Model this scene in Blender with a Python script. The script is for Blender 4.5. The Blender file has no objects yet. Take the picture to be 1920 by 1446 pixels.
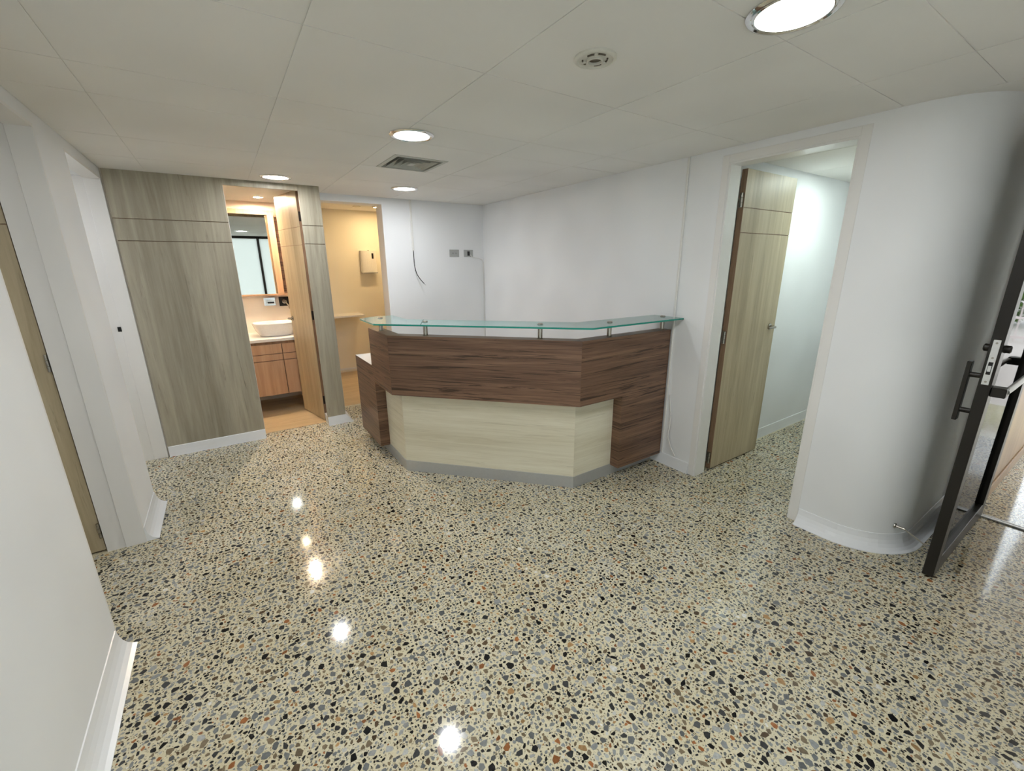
import bpy, bmesh, math, random
import numpy as np
from mathutils import Matrix, Vector

PI = math.pi
random.seed(7)
scene = bpy.context.scene
COL = scene.collection

# ------------------------------------------------------------------ camera
H = 2.386                                    # ceiling height
CAM_H = 1.65
_yaw, _pitch, _roll = 0.5854, 0.2741, 0.008
def cam_axes():
    f = Vector((math.sin(_yaw) * math.cos(_pitch), math.cos(_yaw) * math.cos(_pitch), -math.sin(_pitch)))
    r = Vector((math.cos(_yaw), -math.sin(_yaw), 0.0))
    d = f.cross(r)
    c, s = math.cos(_roll), math.sin(_roll)
    return c * r + s * d, -s * r + c * d, f
_r, _d, _f = cam_axes()
cam_data = bpy.data.cameras.new('camera')
cam_data.sensor_fit = 'HORIZONTAL'
cam_data.sensor_width = 36.0
cam_data.lens = 802.0 / 1920.0 * 36.0
cam_data.clip_start = 0.02
cam_data.clip_end = 200
cam = bpy.data.objects.new('camera', cam_data)
COL.objects.link(cam)
m = Matrix((( _r.x, -_d.x, -_f.x), (_r.y, -_d.y, -_f.y), (_r.z, -_d.z, -_f.z))).to_4x4()
m.translation = Vector((0, 0, CAM_H))
cam.matrix_world = m
scene.camera = cam

# ------------------------------------------------------------------ world, exposure
world = bpy.data.worlds.new('overcast_sky')
scene.world = world
world.use_nodes = True
bg = world.node_tree.nodes['Background']
bg.inputs['Color'].default_value = (0.86, 0.94, 1.0, 1)
bg.inputs['Strength'].default_value = 1.1
scene.view_settings.view_transform = 'Standard'
scene.view_settings.look = 'None'
scene.view_settings.exposure = 2.4
scene.view_settings.gamma = 1.0
scene.view_settings.use_curve_mapping = False
scene.cycles.max_bounces = 7
scene.cycles.diffuse_bounces = 6
scene.cycles.glossy_bounces = 4
scene.cycles.transmission_bounces = 4
scene.cycles.transparent_max_bounces = 8
scene.cycles.adaptive_threshold = 0.03
scene.cycles.use_light_tree = False
scene.cycles.caustics_reflective = False
scene.cycles.caustics_refractive = False

LAMP = 22.0          # radiance of the room's downlight diffusers
LAMP_COL = (0.96, 0.98, 1.0)
WARM_COL = (1.0, 0.70, 0.36)
COOL_COL = (0.86, 1.0, 0.93)

# ------------------------------------------------------------------ materials
def new_mat(name):
    mt = bpy.data.materials.new(name)
    mt.use_nodes = True
    nt = mt.node_tree
    return mt, nt, nt.nodes['Principled BSDF']

def L(nt, a, b):
    nt.links.new(a, b)

def srgb(r, g, b):
    def f(c):
        c /= 255.0
        return c / 12.92 if c <= 0.04045 else ((c + 0.055) / 1.055) ** 2.4
    return (f(r), f(g), f(b), 1.0)

def coords(nt, scale=(1, 1, 1), src='Object'):
    tc = nt.nodes.new('ShaderNodeTexCoord')
    mp = nt.nodes.new('ShaderNodeMapping')
    mp.inputs['Scale'].default_value = scale
    L(nt, tc.outputs[src], mp.inputs['Vector'])
    return mp.outputs['Vector']

def noise(nt, vec, scale, detail=4, rough=0.5, dist=0.0):
    n = nt.nodes.new('ShaderNodeTexNoise')
    n.inputs['Scale'].default_value = scale
    n.inputs['Detail'].default_value = detail
    n.inputs['Roughness'].default_value = rough
    n.inputs['Distortion'].default_value = dist
    L(nt, vec, n.inputs['Vector'])
    return n.outputs['Fac']

def ramp(nt, fac, stops):
    r = nt.nodes.new('ShaderNodeValToRGB')
    el = r.color_ramp.elements
    while len(el) < len(stops):
        el.new(0.5)
    for e, (p, c) in zip(el, stops):
        e.position = p
        e.color = c
    L(nt, fac, r.inputs['Fac'])
    return r.outputs['Color']

def bump(nt, bsdf, height, strength, dist=0.002):
    b = nt.nodes.new('ShaderNodeBump')
    b.inputs['Strength'].default_value = strength
    b.inputs['Distance'].default_value = dist
    L(nt, height, b.inputs['Height'])
    L(nt, b.outputs['Normal'], bsdf.inputs['Normal'])

def mixcol(nt, fac, a, b, mode='MIX'):
    mx = nt.nodes.new('ShaderNodeMix')
    mx.data_type = 'RGBA'
    mx.blend_type = mode
    for sock, v in ((mx.inputs[0], fac), (mx.inputs[6], a), (mx.inputs[7], b)):
        if hasattr(v, 'is_linked'):
            L(nt, v, sock)
        else:
            sock.default_value = v
    return mx.outputs[2]

def paint(name, col, rough=0.5, relief=0.15, sc=180, mottling=0.04):
    mt, nt, b = new_mat(name)
    v = coords(nt)
    n = noise(nt, v, 1.7, 1)
    lo = tuple(c * (1 - mottling) for c in col[:3]) + (1,)
    hi = tuple(min(1, c * (1 + mottling)) for c in col[:3]) + (1,)
    L(nt, ramp(nt, n, [(0.3, lo), (0.7, hi)]), b.inputs['Base Color'])
    b.inputs['Roughness'].default_value = rough
    return mt

def plain(name, col, rough=0.4, metal=0.0, spec=0.5, sc=60, var=0.05):
    mt, nt, b = new_mat(name)
    v = coords(nt)
    n = noise(nt, v, sc, 2)
    lo = tuple(c * (1 - var) for c in col[:3]) + (1,)
    L(nt, ramp(nt, n, [(0.3, lo), (0.7, col)]), b.inputs['Base Color'])
    b.inputs['Roughness'].default_value = rough
    b.inputs['Metallic'].default_value = metal
    b.inputs['Specular IOR Level'].default_value = spec
    return mt

def wood(name, dark, mid, light, scale, rough=0.45, fine_mix=0.3, line=None, line_at=(0.60, 0.70), line_amt=0.8, band=0.35, horiz=False):
    """grain is stretched along the axis of the object whose scale is the small one"""
    mt, nt, b = new_mat(name)
    def coords_(nt, sc):
        if not horiz:
            return coords(nt, sc)
        tc = nt.nodes.new('ShaderNodeTexCoord')          # horizontal grain runs round the corners of a board
        sp = nt.nodes.new('ShaderNodeSeparateXYZ'); L(nt, tc.outputs['Object'], sp.inputs[0])
        ad = nt.nodes.new('ShaderNodeMath'); L(nt, sp.outputs[0], ad.inputs[0]); L(nt, sp.outputs[1], ad.inputs[1])
        cm = nt.nodes.new('ShaderNodeCombineXYZ'); L(nt, ad.outputs[0], cm.inputs[0]); L(nt, sp.outputs[2], cm.inputs[2])
        mp = nt.nodes.new('ShaderNodeMapping'); mp.inputs['Scale'].default_value = sc
        L(nt, cm.outputs[0], mp.inputs['Vector'])
        return mp.outputs['Vector']
    v = coords_(nt, scale)
    a = noise(nt, v, 1.0, 4, 0.6, 0.9)
    c1 = ramp(nt, a, [(0.32, dark), (0.50, mid), (0.70, light)])
    v2 = coords_(nt, tuple(s_ * 5.0 for s_ in scale))
    f = noise(nt, v2, 1.0, 2, 0.6, 0.2)
    c2 = mixcol(nt, fine_mix, c1, ramp(nt, f, [(0.35, dark), (0.65, light)]), 'MIX')
    vb = coords_(nt, tuple(s_ * 0.22 for s_ in scale))
    bd = noise(nt, vb, 1.0, 2, 0.5, 0.4)
    c2 = mixcol(nt, band, c2, ramp(nt, bd, [(0.36, dark), (0.62, light)]), 'MIX')
    if line:
        v3 = coords_(nt, tuple(s_ * 1.5 for s_ in scale))
        g = noise(nt, v3, 1.0, 5, 0.72, 1.6)
        k = ramp(nt, g, [(line_at[0], (0, 0, 0, 1)), (line_at[1], (line_amt, line_amt, line_amt, 1))])
        c2 = mixcol(nt, k, c2, line)
    L(nt, c2, b.inputs['Base Color'])
    b.inputs['Roughness'].default_value = rough
    return mt

def emitter(name, col, strength):
    mt, nt, b = new_mat(name)
    b.inputs['Base Color'].default_value = (0.9, 0.9, 0.9, 1)
    b.inputs['Emission Color'].default_value = (*col, 1)
    b.inputs['Emission Strength'].default_value = strength
    return mt

def thin_glass(name, tint, gloss=1.0, painted_sheen=0.0):
    mt, nt, b = new_mat(name)
    nt.nodes.remove(b)
    out = nt.nodes['Material Output']
    tr = nt.nodes.new('ShaderNodeBsdfTransparent')
    tr.inputs['Color'].default_value = tint
    gl = nt.nodes.new('ShaderNodeBsdfGlossy')
    gl.inputs['Roughness'].default_value = 0.02
    gl.inputs['Color'].default_value = (gloss, gloss, gloss, 1)
    fr = nt.nodes.new('ShaderNodeFresnel')
    fr.inputs['IOR'].default_value = 1.5
    mx = nt.nodes.new('ShaderNodeMixShader')
    L(nt, fr.outputs[0], mx.inputs[0])
    L(nt, tr.outputs[0], mx.inputs[1])
    L(nt, gl.outputs[0], mx.inputs[2])
    res = mx.outputs[0]
    if painted_sheen:
        df = nt.nodes.new('ShaderNodeBsdfDiffuse')
        df.inputs['Color'].default_value = (0.70, 0.98, 0.95, 1)  # pale cyan diffuse laid over the glass for the bright ceiling reflection
        m2 = nt.nodes.new('ShaderNodeMixShader')
        m2.inputs[0].default_value = painted_sheen
        L(nt, res, m2.inputs[1])
        L(nt, df.outputs[0], m2.inputs[2])
        res = m2.outputs[0]
    L(nt, res, out.inputs['Surface'])
    return mt

M = {}
M['wall'] = paint('wall_paint', (0.83, 0.838, 0.85, 1), 0.6, 0.10)
M['jamb'] = paint('door_frame_paint', (0.80, 0.785, 0.765, 1), 0.28, 0.05)
M['ceil'] = paint('ceiling_paint', (0.79, 0.775, 0.745, 1), 0.7, 0.25, 260)
M['base'] = paint('baseboard_vinyl', (0.83, 0.84, 0.86, 1), 0.22, 0.02)
M['dark_void'] = plain('dark_void', (0.01, 0.01, 0.01, 1), 0.9)
M['clad'] = wood('limed_oak_vertical', srgb(130, 122, 105), srgb(158, 150, 132), srgb(182, 175, 156), (15, 15, 0.8), 0.5, 0.22, srgb(96, 88, 74), (0.60, 0.74), 0.7)
M['oak'] = wood('limed_oak_door', srgb(156, 140, 112), srgb(184, 169, 138), srgb(206, 193, 164), (15, 15, 0.8), 0.42, 0.22, srgb(128, 116, 90), (0.60, 0.74), 0.7)
M['oak_edge'] = wood('oak_edge_band', srgb(110, 84, 64), srgb(140, 110, 86), srgb(160, 132, 106), (40, 40, 2), 0.5)
M['vanity'] = wood('vanity_laminate', srgb(158, 122, 94), srgb(182, 146, 116), srgb(200, 166, 136), (15, 15, 0.8), 0.45, 0.22)
M['walnut'] = wood('walnut_horizontal', srgb(74, 50, 38), srgb(111, 80, 62), srgb(150, 117, 93), (0.6, 26, 26), 0.4, 0.34,
                   srgb(44, 28, 20), (0.525, 0.60), 0.85, 0.3, True)
M['cream'] = wood('cream_laminate_horizontal', srgb(207, 198, 172), srgb(224, 217, 194), srgb(236, 231, 212), (0.8, 20, 20), 0.4, 0.3,
                  srgb(168, 158, 130), (0.58, 0.74), 0.6, 0.3, True)
M['alu'] = plain('brushed_aluminium', (0.58, 0.59, 0.60, 1), 0.42, 0.6)
M['chrome'] = plain('chrome', (0.82, 0.82, 0.82, 1), 0.10, 1.0)
M['nickel'] = plain('satin_nickel', (0.46, 0.43, 0.38, 1), 0.25, 1.0)
M['bronze'] = plain('bronze_anodised', (0.020, 0.017, 0.014, 1), 0.38, 0.3)
M['black'] = plain('black_plastic', (0.008, 0.008, 0.008, 1), 0.4)
M['white_plastic'] = plain('white_plastic', (0.78, 0.77, 0.74, 1), 0.3)
M['grey_plastic'] = plain('grey_plastic', (0.42, 0.43, 0.42, 1), 0.4)
M['ivory'] = plain('ivory_plastic', (0.66, 0.64, 0.57, 1), 0.45)
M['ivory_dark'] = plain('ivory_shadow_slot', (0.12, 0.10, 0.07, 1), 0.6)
M['vent'] = plain('vent_enamel', (0.50, 0.50, 0.45, 1), 0.5)
M['worktop'] = plain('white_laminate', (0.76, 0.76, 0.75, 1), 0.3)
M['ceramic'] = plain('white_ceramic', (0.86, 0.85, 0.83, 1), 0.08)
M['mirror'] = plain('mirror_silver', (0.80, 0.83, 0.80, 1), 0.0, 1.0, var=0.0)
M['glass'] = thin_glass('counter_glass', (0.86, 0.975, 0.955, 1), 1.0, 0.17)
M['glass_edge'] = plain('green_glass_edge', (0.015, 0.26, 0.20, 1), 0.12)
M['door_glass'] = thin_glass('clear_door_glass', (0.97, 0.99, 0.98, 1), 0.5)
# each downlight: a bright bulb in the middle of a paler glowing reflector
for key, col, e in (('lamp', LAMP_COL, LAMP), ('lamp_warm', WARM_COL, 66), ('lamp_bath', (1.0, 0.79, 0.55), 430), ('lamp_cool', COOL_COL, 20)):
    M[key] = emitter(key + '_bulb', col, e * 3.7)
    M[key + '_rim'] = emitter(key + '_reflector', col, e * 0.13)
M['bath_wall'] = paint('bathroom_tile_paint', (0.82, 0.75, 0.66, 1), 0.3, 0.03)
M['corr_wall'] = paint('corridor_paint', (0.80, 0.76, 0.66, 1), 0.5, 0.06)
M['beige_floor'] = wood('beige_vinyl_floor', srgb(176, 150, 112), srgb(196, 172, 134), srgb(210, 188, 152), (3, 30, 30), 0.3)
M['beige_tile'] = plain('pale_paving', (0.62, 0.56, 0.52, 1), 0.5, sc=9)
M['tan'] = wood('tan_panel', srgb(128, 98, 64), srgb(150, 119, 82), srgb(166, 136, 98), (20, 20, 1), 0.4)
M['rail_white'] = plain('white_steel', (0.72, 0.64, 0.62, 1), 0.5)
M['leaf'] = plain('foliage_green', (0.12, 0.26, 0.035, 1), 0.5, sc=4, var=0.6)
M['bark'] = plain('bark_brown', (0.08, 0.05, 0.03, 1), 0.9)

def frosted():
    mt, nt, b = new_mat('frosted_glass')
    nt.nodes.remove(b)
    out = nt.nodes['Material Output']
    t = nt.nodes.new('ShaderNodeBsdfTranslucent'); t.inputs['Color'].default_value = (0.62, 0.63, 0.61, 1)
    d = nt.nodes.new('ShaderNodeBsdfDiffuse'); d.inputs['Color'].default_value = (0.55, 0.57, 0.54, 1)
    mx = nt.nodes.new('ShaderNodeMixShader'); mx.inputs[0].default_value = 0.34
    L(nt, t.outputs[0], mx.inputs[1]); L(nt, d.outputs[0], mx.inputs[2])
    L(nt, mx.outputs[0], out.inputs['Surface'])
    return mt
M['frost'] = frosted()

def terrazzo_matrix():
    mt, nt, b = new_mat('terrazzo_matrix')
    v = coords(nt)
    big = noise(nt, v, 2.3, 4, 0.6)
    base = ramp(nt, big, [(0.30, srgb(204, 192, 158)), (0.55, srgb(214, 205, 176)), (0.75, srgb(220, 214, 194))])
    vo = nt.nodes.new('ShaderNodeTexVoronoi')
    vo.inputs['Scale'].default_value = 240
    L(nt, v, vo.inputs['Vector'])
    sep = nt.nodes.new('ShaderNodeSeparateColor')
    L(nt, vo.outputs['Color'], sep.inputs[0])
    speck = ramp(nt, sep.outputs[0], [(0.0, srgb(70, 66, 58)), (0.10, srgb(120, 112, 96)), (0.2, srgb(170, 160, 135)), (0.4, srgb(212, 203, 174)), (1.0, srgb(220, 213, 190))])
    k = ramp(nt, sep.outputs[1], [(0.45, (0, 0, 0, 1)), (0.55, (0.8, 0.8, 0.8, 1))])
    L(nt, mixcol(nt, k, base, speck), b.inputs['Base Color'])
    b.inputs['Roughness'].default_value = 0.08
    b.inputs['Specular IOR Level'].default_value = 0.42
    bump(nt, b, noise(nt, v, 9, 0), 0.03, 0.002)
    return mt
M['terrazzo'] = terrazzo_matrix()

def chip_mat():
    mt, nt, b = new_mat('terrazzo_chip')
    at = nt.nodes.new('ShaderNodeAttribute')
    at.attribute_name = 'chip_colour'
    v = coords(nt)
    n = noise(nt, v, 90, 1)
    c = mixcol(nt, 0.35, at.outputs['Color'], ramp(nt, n, [(0.3, (0.55, 0.55, 0.55, 1)), (0.7, (1.3, 1.3, 1.3, 1))]), 'MULTIPLY')
    L(nt, c, b.inputs['Base Color'])
    b.inputs['Roughness'].default_value = 0.08
    b.inputs['Specular IOR Level'].default_value = 0.42
    return mt
M['chip'] = chip_mat()

# ------------------------------------------------------------------ helpers
def tag(o, label=None, cat=None, group=None, kind=None):
    if label: o['label'] = label
    if cat: o['category'] = cat
    if group: o['group'] = group
    if kind: o['kind'] = kind
    return o

def link(name, me, mat, parent=None, mw=None):
    o = bpy.data.objects.new(name, me)
    COL.objects.link(o)
    if mat is not None:
        for k in (mat if isinstance(mat, (list, tuple)) else [mat]):
            me.materials.append(M[k] if isinstance(k, str) else k)
    if mw is not None:
        o.matrix_world = mw
    if parent is not None:
        o.parent = parent
        o.matrix_parent_inverse = Matrix.Identity(4)
        if mw is not None:
            o.matrix_basis = parent.matrix_world.inverted() @ mw
        else:
            o.matrix_basis = parent.matrix_world.inverted()
    return o

def empty(name, loc=(0, 0, 0), rz=0.0):
    o = bpy.data.objects.new(name, None)
    o.empty_display_size = 0.1
    COL.objects.link(o)
    o.matrix_world = Matrix.Translation(loc) @ Matrix.Rotation(rz, 4, 'Z')
    return o

class MB:
    """collects geometry of one mesh, in the frame given to build()"""
    def __init__(s):
        s.bm = bmesh.new()
    def poly(s, pts, faces, mi=0):
        vs = [s.bm.verts.new(p) for p in pts]
        for f in faces:
            try:
                fc = s.bm.faces.new([vs[i] for i in f]); fc.material_index = mi
            except ValueError:
                pass
        return vs
    def box(s, x0, x1, y0, y1, z0, z1, bev=0.0, seg=1):
        t = bmesh.new()
        bmesh.ops.create_cube(t, size=1.0)
        for v in t.verts:
            v.co = Vector(((x0 + x1) / 2 + v.co.x * (x1 - x0), (y0 + y1) / 2 + v.co.y * (y1 - y0), (z0 + z1) / 2 + v.co.z * (z1 - z0)))
        if bev:
            bmesh.ops.bevel(t, geom=list(t.edges), offset=bev, segments=seg, affect='EDGES', profile=0.5)
        s.merge(t)
        return s
    def merge(s, t, mat=None):
        mp = {}
        for v in t.verts:
            mp[v] = s.bm.verts.new(mat @ v.co if mat else v.co)
        for f in t.faces:
            nf = s.bm.faces.new([mp[v] for v in f.verts]); nf.smooth = f.smooth; nf.material_index = f.material_index
        t.free()
    def prism(s, plan, z0, z1):
        n = len(plan)
        pts = [(x, y, z0) for x, y in plan] + [(x, y, z1) for x, y in plan]
        faces = [tuple(range(n - 1, -1, -1)), tuple(range(n, 2 * n))] + [(i, (i + 1) % n, (i + 1) % n + n, i + n) for i in range(n)]
        s.poly(pts, faces)
        return s
    def lathe(s, prof, n=40, centre=(0, 0, 0), axis='Z', smooth=True, closed=False):
        """prof: list of (radius, height)"""
        cx, cy, cz = centre
        rings = []
        for r, h in prof:
            ring = []
            if r < 1e-6:
                p = {'Z': (cx, cy, cz + h), 'Y': (cx, cy + h, cz), 'X': (cx + h, cy, cz)}[axis]
                ring = [s.bm.verts.new(p)]
            else:
                for k in range(n):
                    a = 2 * PI * k / n
                    u, w = r * math.cos(a), r * math.sin(a)
                    p = {'Z': (cx + u, cy + w, cz + h), 'Y': (cx + u, cy + h, cz + w), 'X': (cx + h, cy + u, cz + w)}[axis]
                    ring.append(s.bm.verts.new(p))
            rings.append(ring)
        pairs = list(zip(rings, rings[1:])) + ([(rings[-1], rings[0])] if closed else [])
        for A, B in pairs:
            for k in range(n):
                k2 = (k + 1) % n
                if len(A) == 1 and len(B) == 1: continue
                if len(A) == 1: f = [A[0], B[k2], B[k]]
                elif len(B) == 1: f = [A[k], A[k2], B[0]]
                else: f = [A[k], A[k2], B[k2], B[k]]
                fc = s.bm.faces.new(f); fc.smooth = smooth
        return s
    def tube(s, pts, r, n=10, smooth=True):
        pts = [Vector(p) for p in pts]
        rings = []
        up = Vector((0, 0, 1))
        for i, p in enumerate(pts):
            t = (pts[min(i + 1, len(pts) - 1)] - pts[max(i - 1, 0)]).normalized()
            ref = up if abs(t.dot(up)) < 0.95 else Vector((1, 0, 0))
            a = t.cross(ref).normalized(); b = t.cross(a)
            rr = r[i] if isinstance(r, (list, tuple)) else r
            rings.append([s.bm.verts.new(p + (a * math.cos(2 * PI * k / n) + b * math.sin(2 * PI * k / n)) * rr) for k in range(n)])
        for A, B in zip(rings, rings[1:]):
            for k in range(n):
                fc = s.bm.faces.new([A[k], A[(k + 1) % n], B[(k + 1) % n], B[k]]); fc.smooth = smooth
        s.bm.faces.new(rings[0][::-1]); s.bm.faces.new(rings[-1])
        return s
    def sweep(s, path, prof, closed_prof=True):
        """sweep a profile (offset to the left of the path, z) along a plan path with mitred corners"""
        n = len(path); rings = []
        P = [Vector((x, y)) for x, y in path]
        for i, p in enumerate(P):
            if i == 0: d0 = d1 = (P[1] - P[0]).normalized()
            elif i == n - 1: d0 = d1 = (P[-1] - P[-2]).normalized()
            else: d0 = (P[i] - P[i - 1]).normalized(); d1 = (P[i + 1] - P[i]).normalized()
            n0 = Vector((-d0.y, d0.x)); n1 = Vector((-d1.y, d1.x))
            nm = (n0 + n1).normalized(); k = 1.0 / max(0.3, nm.dot(n0))
            rings.append([s.bm.verts.new((p.x + nm.x * o * k, p.y + nm.y * o * k, z)) for o, z in prof])
        q = len(prof)
        for A, B in zip(rings, rings[1:]):
            for k in range(q if closed_prof else q - 1):
                s.bm.faces.new([A[k], B[k], B[(k + 1) % q], A[(k + 1) % q]])
        if closed_prof:
            s.bm.faces.new(rings[0]); s.bm.faces.new(rings[-1][::-1])
        return s
    def build(s, name, mat, parent=None, mw=None, fix=True):
        me = bpy.data.meshes.new(name)
        if fix: bmesh.ops.recalc_face_normals(s.bm, faces=list(s.bm.faces))
        s.bm.to_mesh(me); s.bm.free()
        if any(p.use_smooth for p in me.polygons):
            me.set_sharp_from_angle(angle=math.radians(38))
        return link(name, me, mat, parent, mw)

def box(name, x0, x1, y0, y1, z0, z1, mat, parent=None, bev=0.0, mw=None, seg=1):
    return MB().box(x0, x1, y0, y1, z0, z1, bev, seg).build(name, mat, parent, mw)

def copy_tree(o, parent=None):
    c = o.copy(); COL.objects.link(c)
    if parent is not None:
        c.parent = parent
    for ch in list(o.children):
        copy_tree(ch, c)
    return c

def frame2d(origin, direction):
    """object frame with local X along a plan direction, local Y to its left, Z up"""
    dx, dy = direction
    k = math.hypot(dx, dy)
    return Matrix.Translation((origin[0], origin[1], 0)) @ Matrix.Rotation(math.atan2(dy, dx), 4, 'Z')

# plan constants measured from the photograph
XL, XR = -0.63, 2.938          # faces of the left and right walls
YP = 4.70                      # face of the oak cladding
YB = 5.085                     # face of the white back wall
YF = -0.60                     # frosted glazing behind the viewer
A1, A2, A3 = 0.151, 0.7415, 0.928    # bathroom opening and end of the cladding
B1 = 1.644                     # right side of the corridor opening
ZO1, ZO2, ZD, ZL = 2.333, 2.317, 2.294, 2.307
YLJ, YRJ = 1.80, 1.08          # jambs of the opening in the right wall

# ------------------------------------------------------------------ floor
floor = MB()
for x0, x1, y0, y1 in ((-2.3, 2.95, YF - 0.05, 5.29), (2.95, 4.09, YF - 0.05, 2.0), (4.09, 5.5, 0.9, 2.0), (4.09, 7.5, -2.0, 0.42)):
    floor.box(x0, x1, y0, y1, -0.06, 0.0)
floor = floor.build('floor', 'terrazzo')
tag(floor, 'polished cream terrazzo floor with black, grey and rust stone chips', 'floor', kind='structure')

def scatter_chips():
    rng = np.random.default_rng(11)
    res = 0.0018
    X0, X1, Y0, Y1 = -1.3, 6.0, -0.6, 5.27
    gw, gh = int((X1 - X0) / res), int((Y1 - Y0) / res)
    occ = np.ones((gw, gh), bool)
    def free(x0, x1, y0, y1):
        occ[int(max(0, (x0 - X0) / res)):int((x1 - X0) / res), int(max(0, (y0 - Y0) / res)):int((y1 - Y0) / res)] = False
    free(XL, XR, -0.56, 5.25); free(-1.3, XL, 2.27, 3.2); free(-0.81, XL, 3.74, 4.7)
    free(XR, 5.3, YRJ, 1.9); free(XR, 4.05, -0.56, 0.60); free(4.05, 6.0, -0.6, 0.40)
    out = []
    pal = [((0.012, 0.012, 0.013), 0.17), ((0.045, 0.046, 0.048), 0.14), ((0.13, 0.137, 0.14), 0.20), ((0.22, 0.23, 0.23), 0.18),
           ((0.38, 0.385, 0.375), 0.10), ((0.20, 0.155, 0.10), 0.11), ((0.09, 0.06, 0.035), 0.06), ((0.30, 0.12, 0.045), 0.035),
           ((0.40, 0.24, 0.11), 0.03), ((0.62, 0.61, 0.58), 0.02)]
    pc = np.array([p for p, _ in pal]); pw = np.array([w for _, w in pal]); pw /= pw.sum()
    for rlo, rhi, per_m2, pad in ((0.0110, 0.0185, 900, 0), (0.0075, 0.0110, 5200, 0), (0.0045, 0.0075, 11000, 0), (0.0028, 0.0045, 9000, 0)):
        n = int(per_m2 * (X1 - X0) * (Y1 - Y0))
        cx = rng.uniform(X0, X1, n); cy = rng.uniform(Y0, Y1, n); rr = rng.uniform(rlo, rhi, n)
        el = rng.uniform(0.5, 1.0, n); th = rng.uniform(0, PI, n)
        # far from the viewer the small chips cannot be told apart: fewer there
        if rhi < 0.0045:
            keep = cx * cx + cy * cy < 3.2 ** 2
            cx, cy, rr, el, th = cx[keep], cy[keep], rr[keep], el[keep], th[keep]
        for x, y, r, e, t in zip(cx.tolist(), cy.tolist(), rr.tolist(), el.tolist(), th.tolist()):
            ct, st = abs(math.cos(t)), abs(math.sin(t))
            hx = r * (ct + st * e); hy = r * (st + ct * e)
            i0 = int((x - hx * 0.64 - X0) / res); i1 = int((x + hx * 0.64 - X0) / res) + 1
            j0 = int((y - hy * 0.64 - Y0) / res); j1 = int((y + hy * 0.64 - Y0) / res) + 1
            if i0 < 0 or j0 < 0 or i1 >= gw or j1 >= gh: continue
            if occ[i0:i1, j0:j1].any(): continue
            occ[i0 + pad:i1, j0 + pad:j1] = True
            out.append((x, y, r, e, t))
    o = np.array(out)
    n = len(o)
    K = 6
    ang = (np.arange(K) / K * 2 * PI)[None, :] + rng.uniform(-0.44, 0.44, (n, K))
    rad = rng.uniform(0.68, 1.18, (n, K))
    lx = np.cos(ang) * rad * o[:, 2:3]; ly = np.sin(ang) * rad * o[:, 2:3] * o[:, 3:4]
    c, s = np.cos(o[:, 4:5]), np.sin(o[:, 4:5])
    px = o[:, 0:1] + lx * c - ly * s; py = o[:, 1:2] + lx * s + ly * c
    colr = pc[rng.choice(len(pc), n, p=pw)] * rng.uniform(0.7, 1.3, (n, 1))
    return o, px, py, colr

CH, CPX, CPY, CCOL = scatter_chips()
def colour_attr(me, cols):
    at = me.attributes.new('chip_colour', 'FLOAT_COLOR', 'FACE')
    at.data.foreach_set('color', np.concatenate([cols, np.ones((len(cols), 1))], 1).astype(np.float32).ravel())

# the 300 chips that show largest are parts of their own, the rest is one part
_P = np.stack([CH[:, 0], CH[:, 1], np.full(len(CH), -CAM_H)], 1)
_zz = _P @ np.array(_f); _uu = 960 + 802 * (_P @ np.array(_r)) / _zz; _vv = 723 + 802 * (_P @ np.array(_d)) / _zz
_dist = np.linalg.norm(_P, axis=1)
_size = np.where((_zz > 0.2) & (_uu > 200) & (_uu < 1900) & (_vv < 1440) & (_vv > 700), CH[:, 2] ** 2 * CH[:, 3] / _dist ** 3, 0)
big = np.argsort(-_size)[:300]
rest = np.setdiff1d(np.arange(len(CH)), big)
me = bpy.data.meshes.new('terrazzo_chips')
nR, K = len(rest), 6
co = np.stack([CPX[rest], CPY[rest], np.repeat(np.random.default_rng(5).uniform(0.0003, 0.0007, (nR, 1)), K, 1)], 2).reshape(-1, 3).astype(np.float32)
me.vertices.add(nR * K); me.vertices.foreach_set('co', co.ravel())
me.loops.add(nR * K); me.loops.foreach_set('vertex_index', np.arange(nR * K, dtype=np.int32))
me.polygons.add(nR); me.polygons.foreach_set('loop_start', np.arange(0, nR * K, K, dtype=np.int32))
me.update(calc_edges=True)
colour_attr(me, CCOL[rest])
tag(link('terrazzo_chips', me, 'chip', floor), kind='stuff')
for i in big:
    me = bpy.data.meshes.new('terrazzo_chip')
    t = [(CPX[i, k], CPY[i, k], 0.0008) for k in range(K)]
    b = [(x, y, -0.004) for x, y, _ in t]
    me.from_pydata(t + b, [], [tuple(range(K))] + [(k, K + k, K + (k + 1) % K, (k + 1) % K) for k in range(K)])
    colour_attr(me, np.repeat(CCOL[i:i + 1], K + 1, 0))
    link('terrazzo_chip', me, 'chip', floor)

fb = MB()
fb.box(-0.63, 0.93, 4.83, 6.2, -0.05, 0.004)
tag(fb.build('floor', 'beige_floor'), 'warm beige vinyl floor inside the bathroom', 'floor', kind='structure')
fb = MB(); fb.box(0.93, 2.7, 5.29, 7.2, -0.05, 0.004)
tag(fb.build('floor', 'beige_floor'), 'warm beige vinyl floor of the yellow-lit corridor', 'floor', kind='structure')

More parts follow.
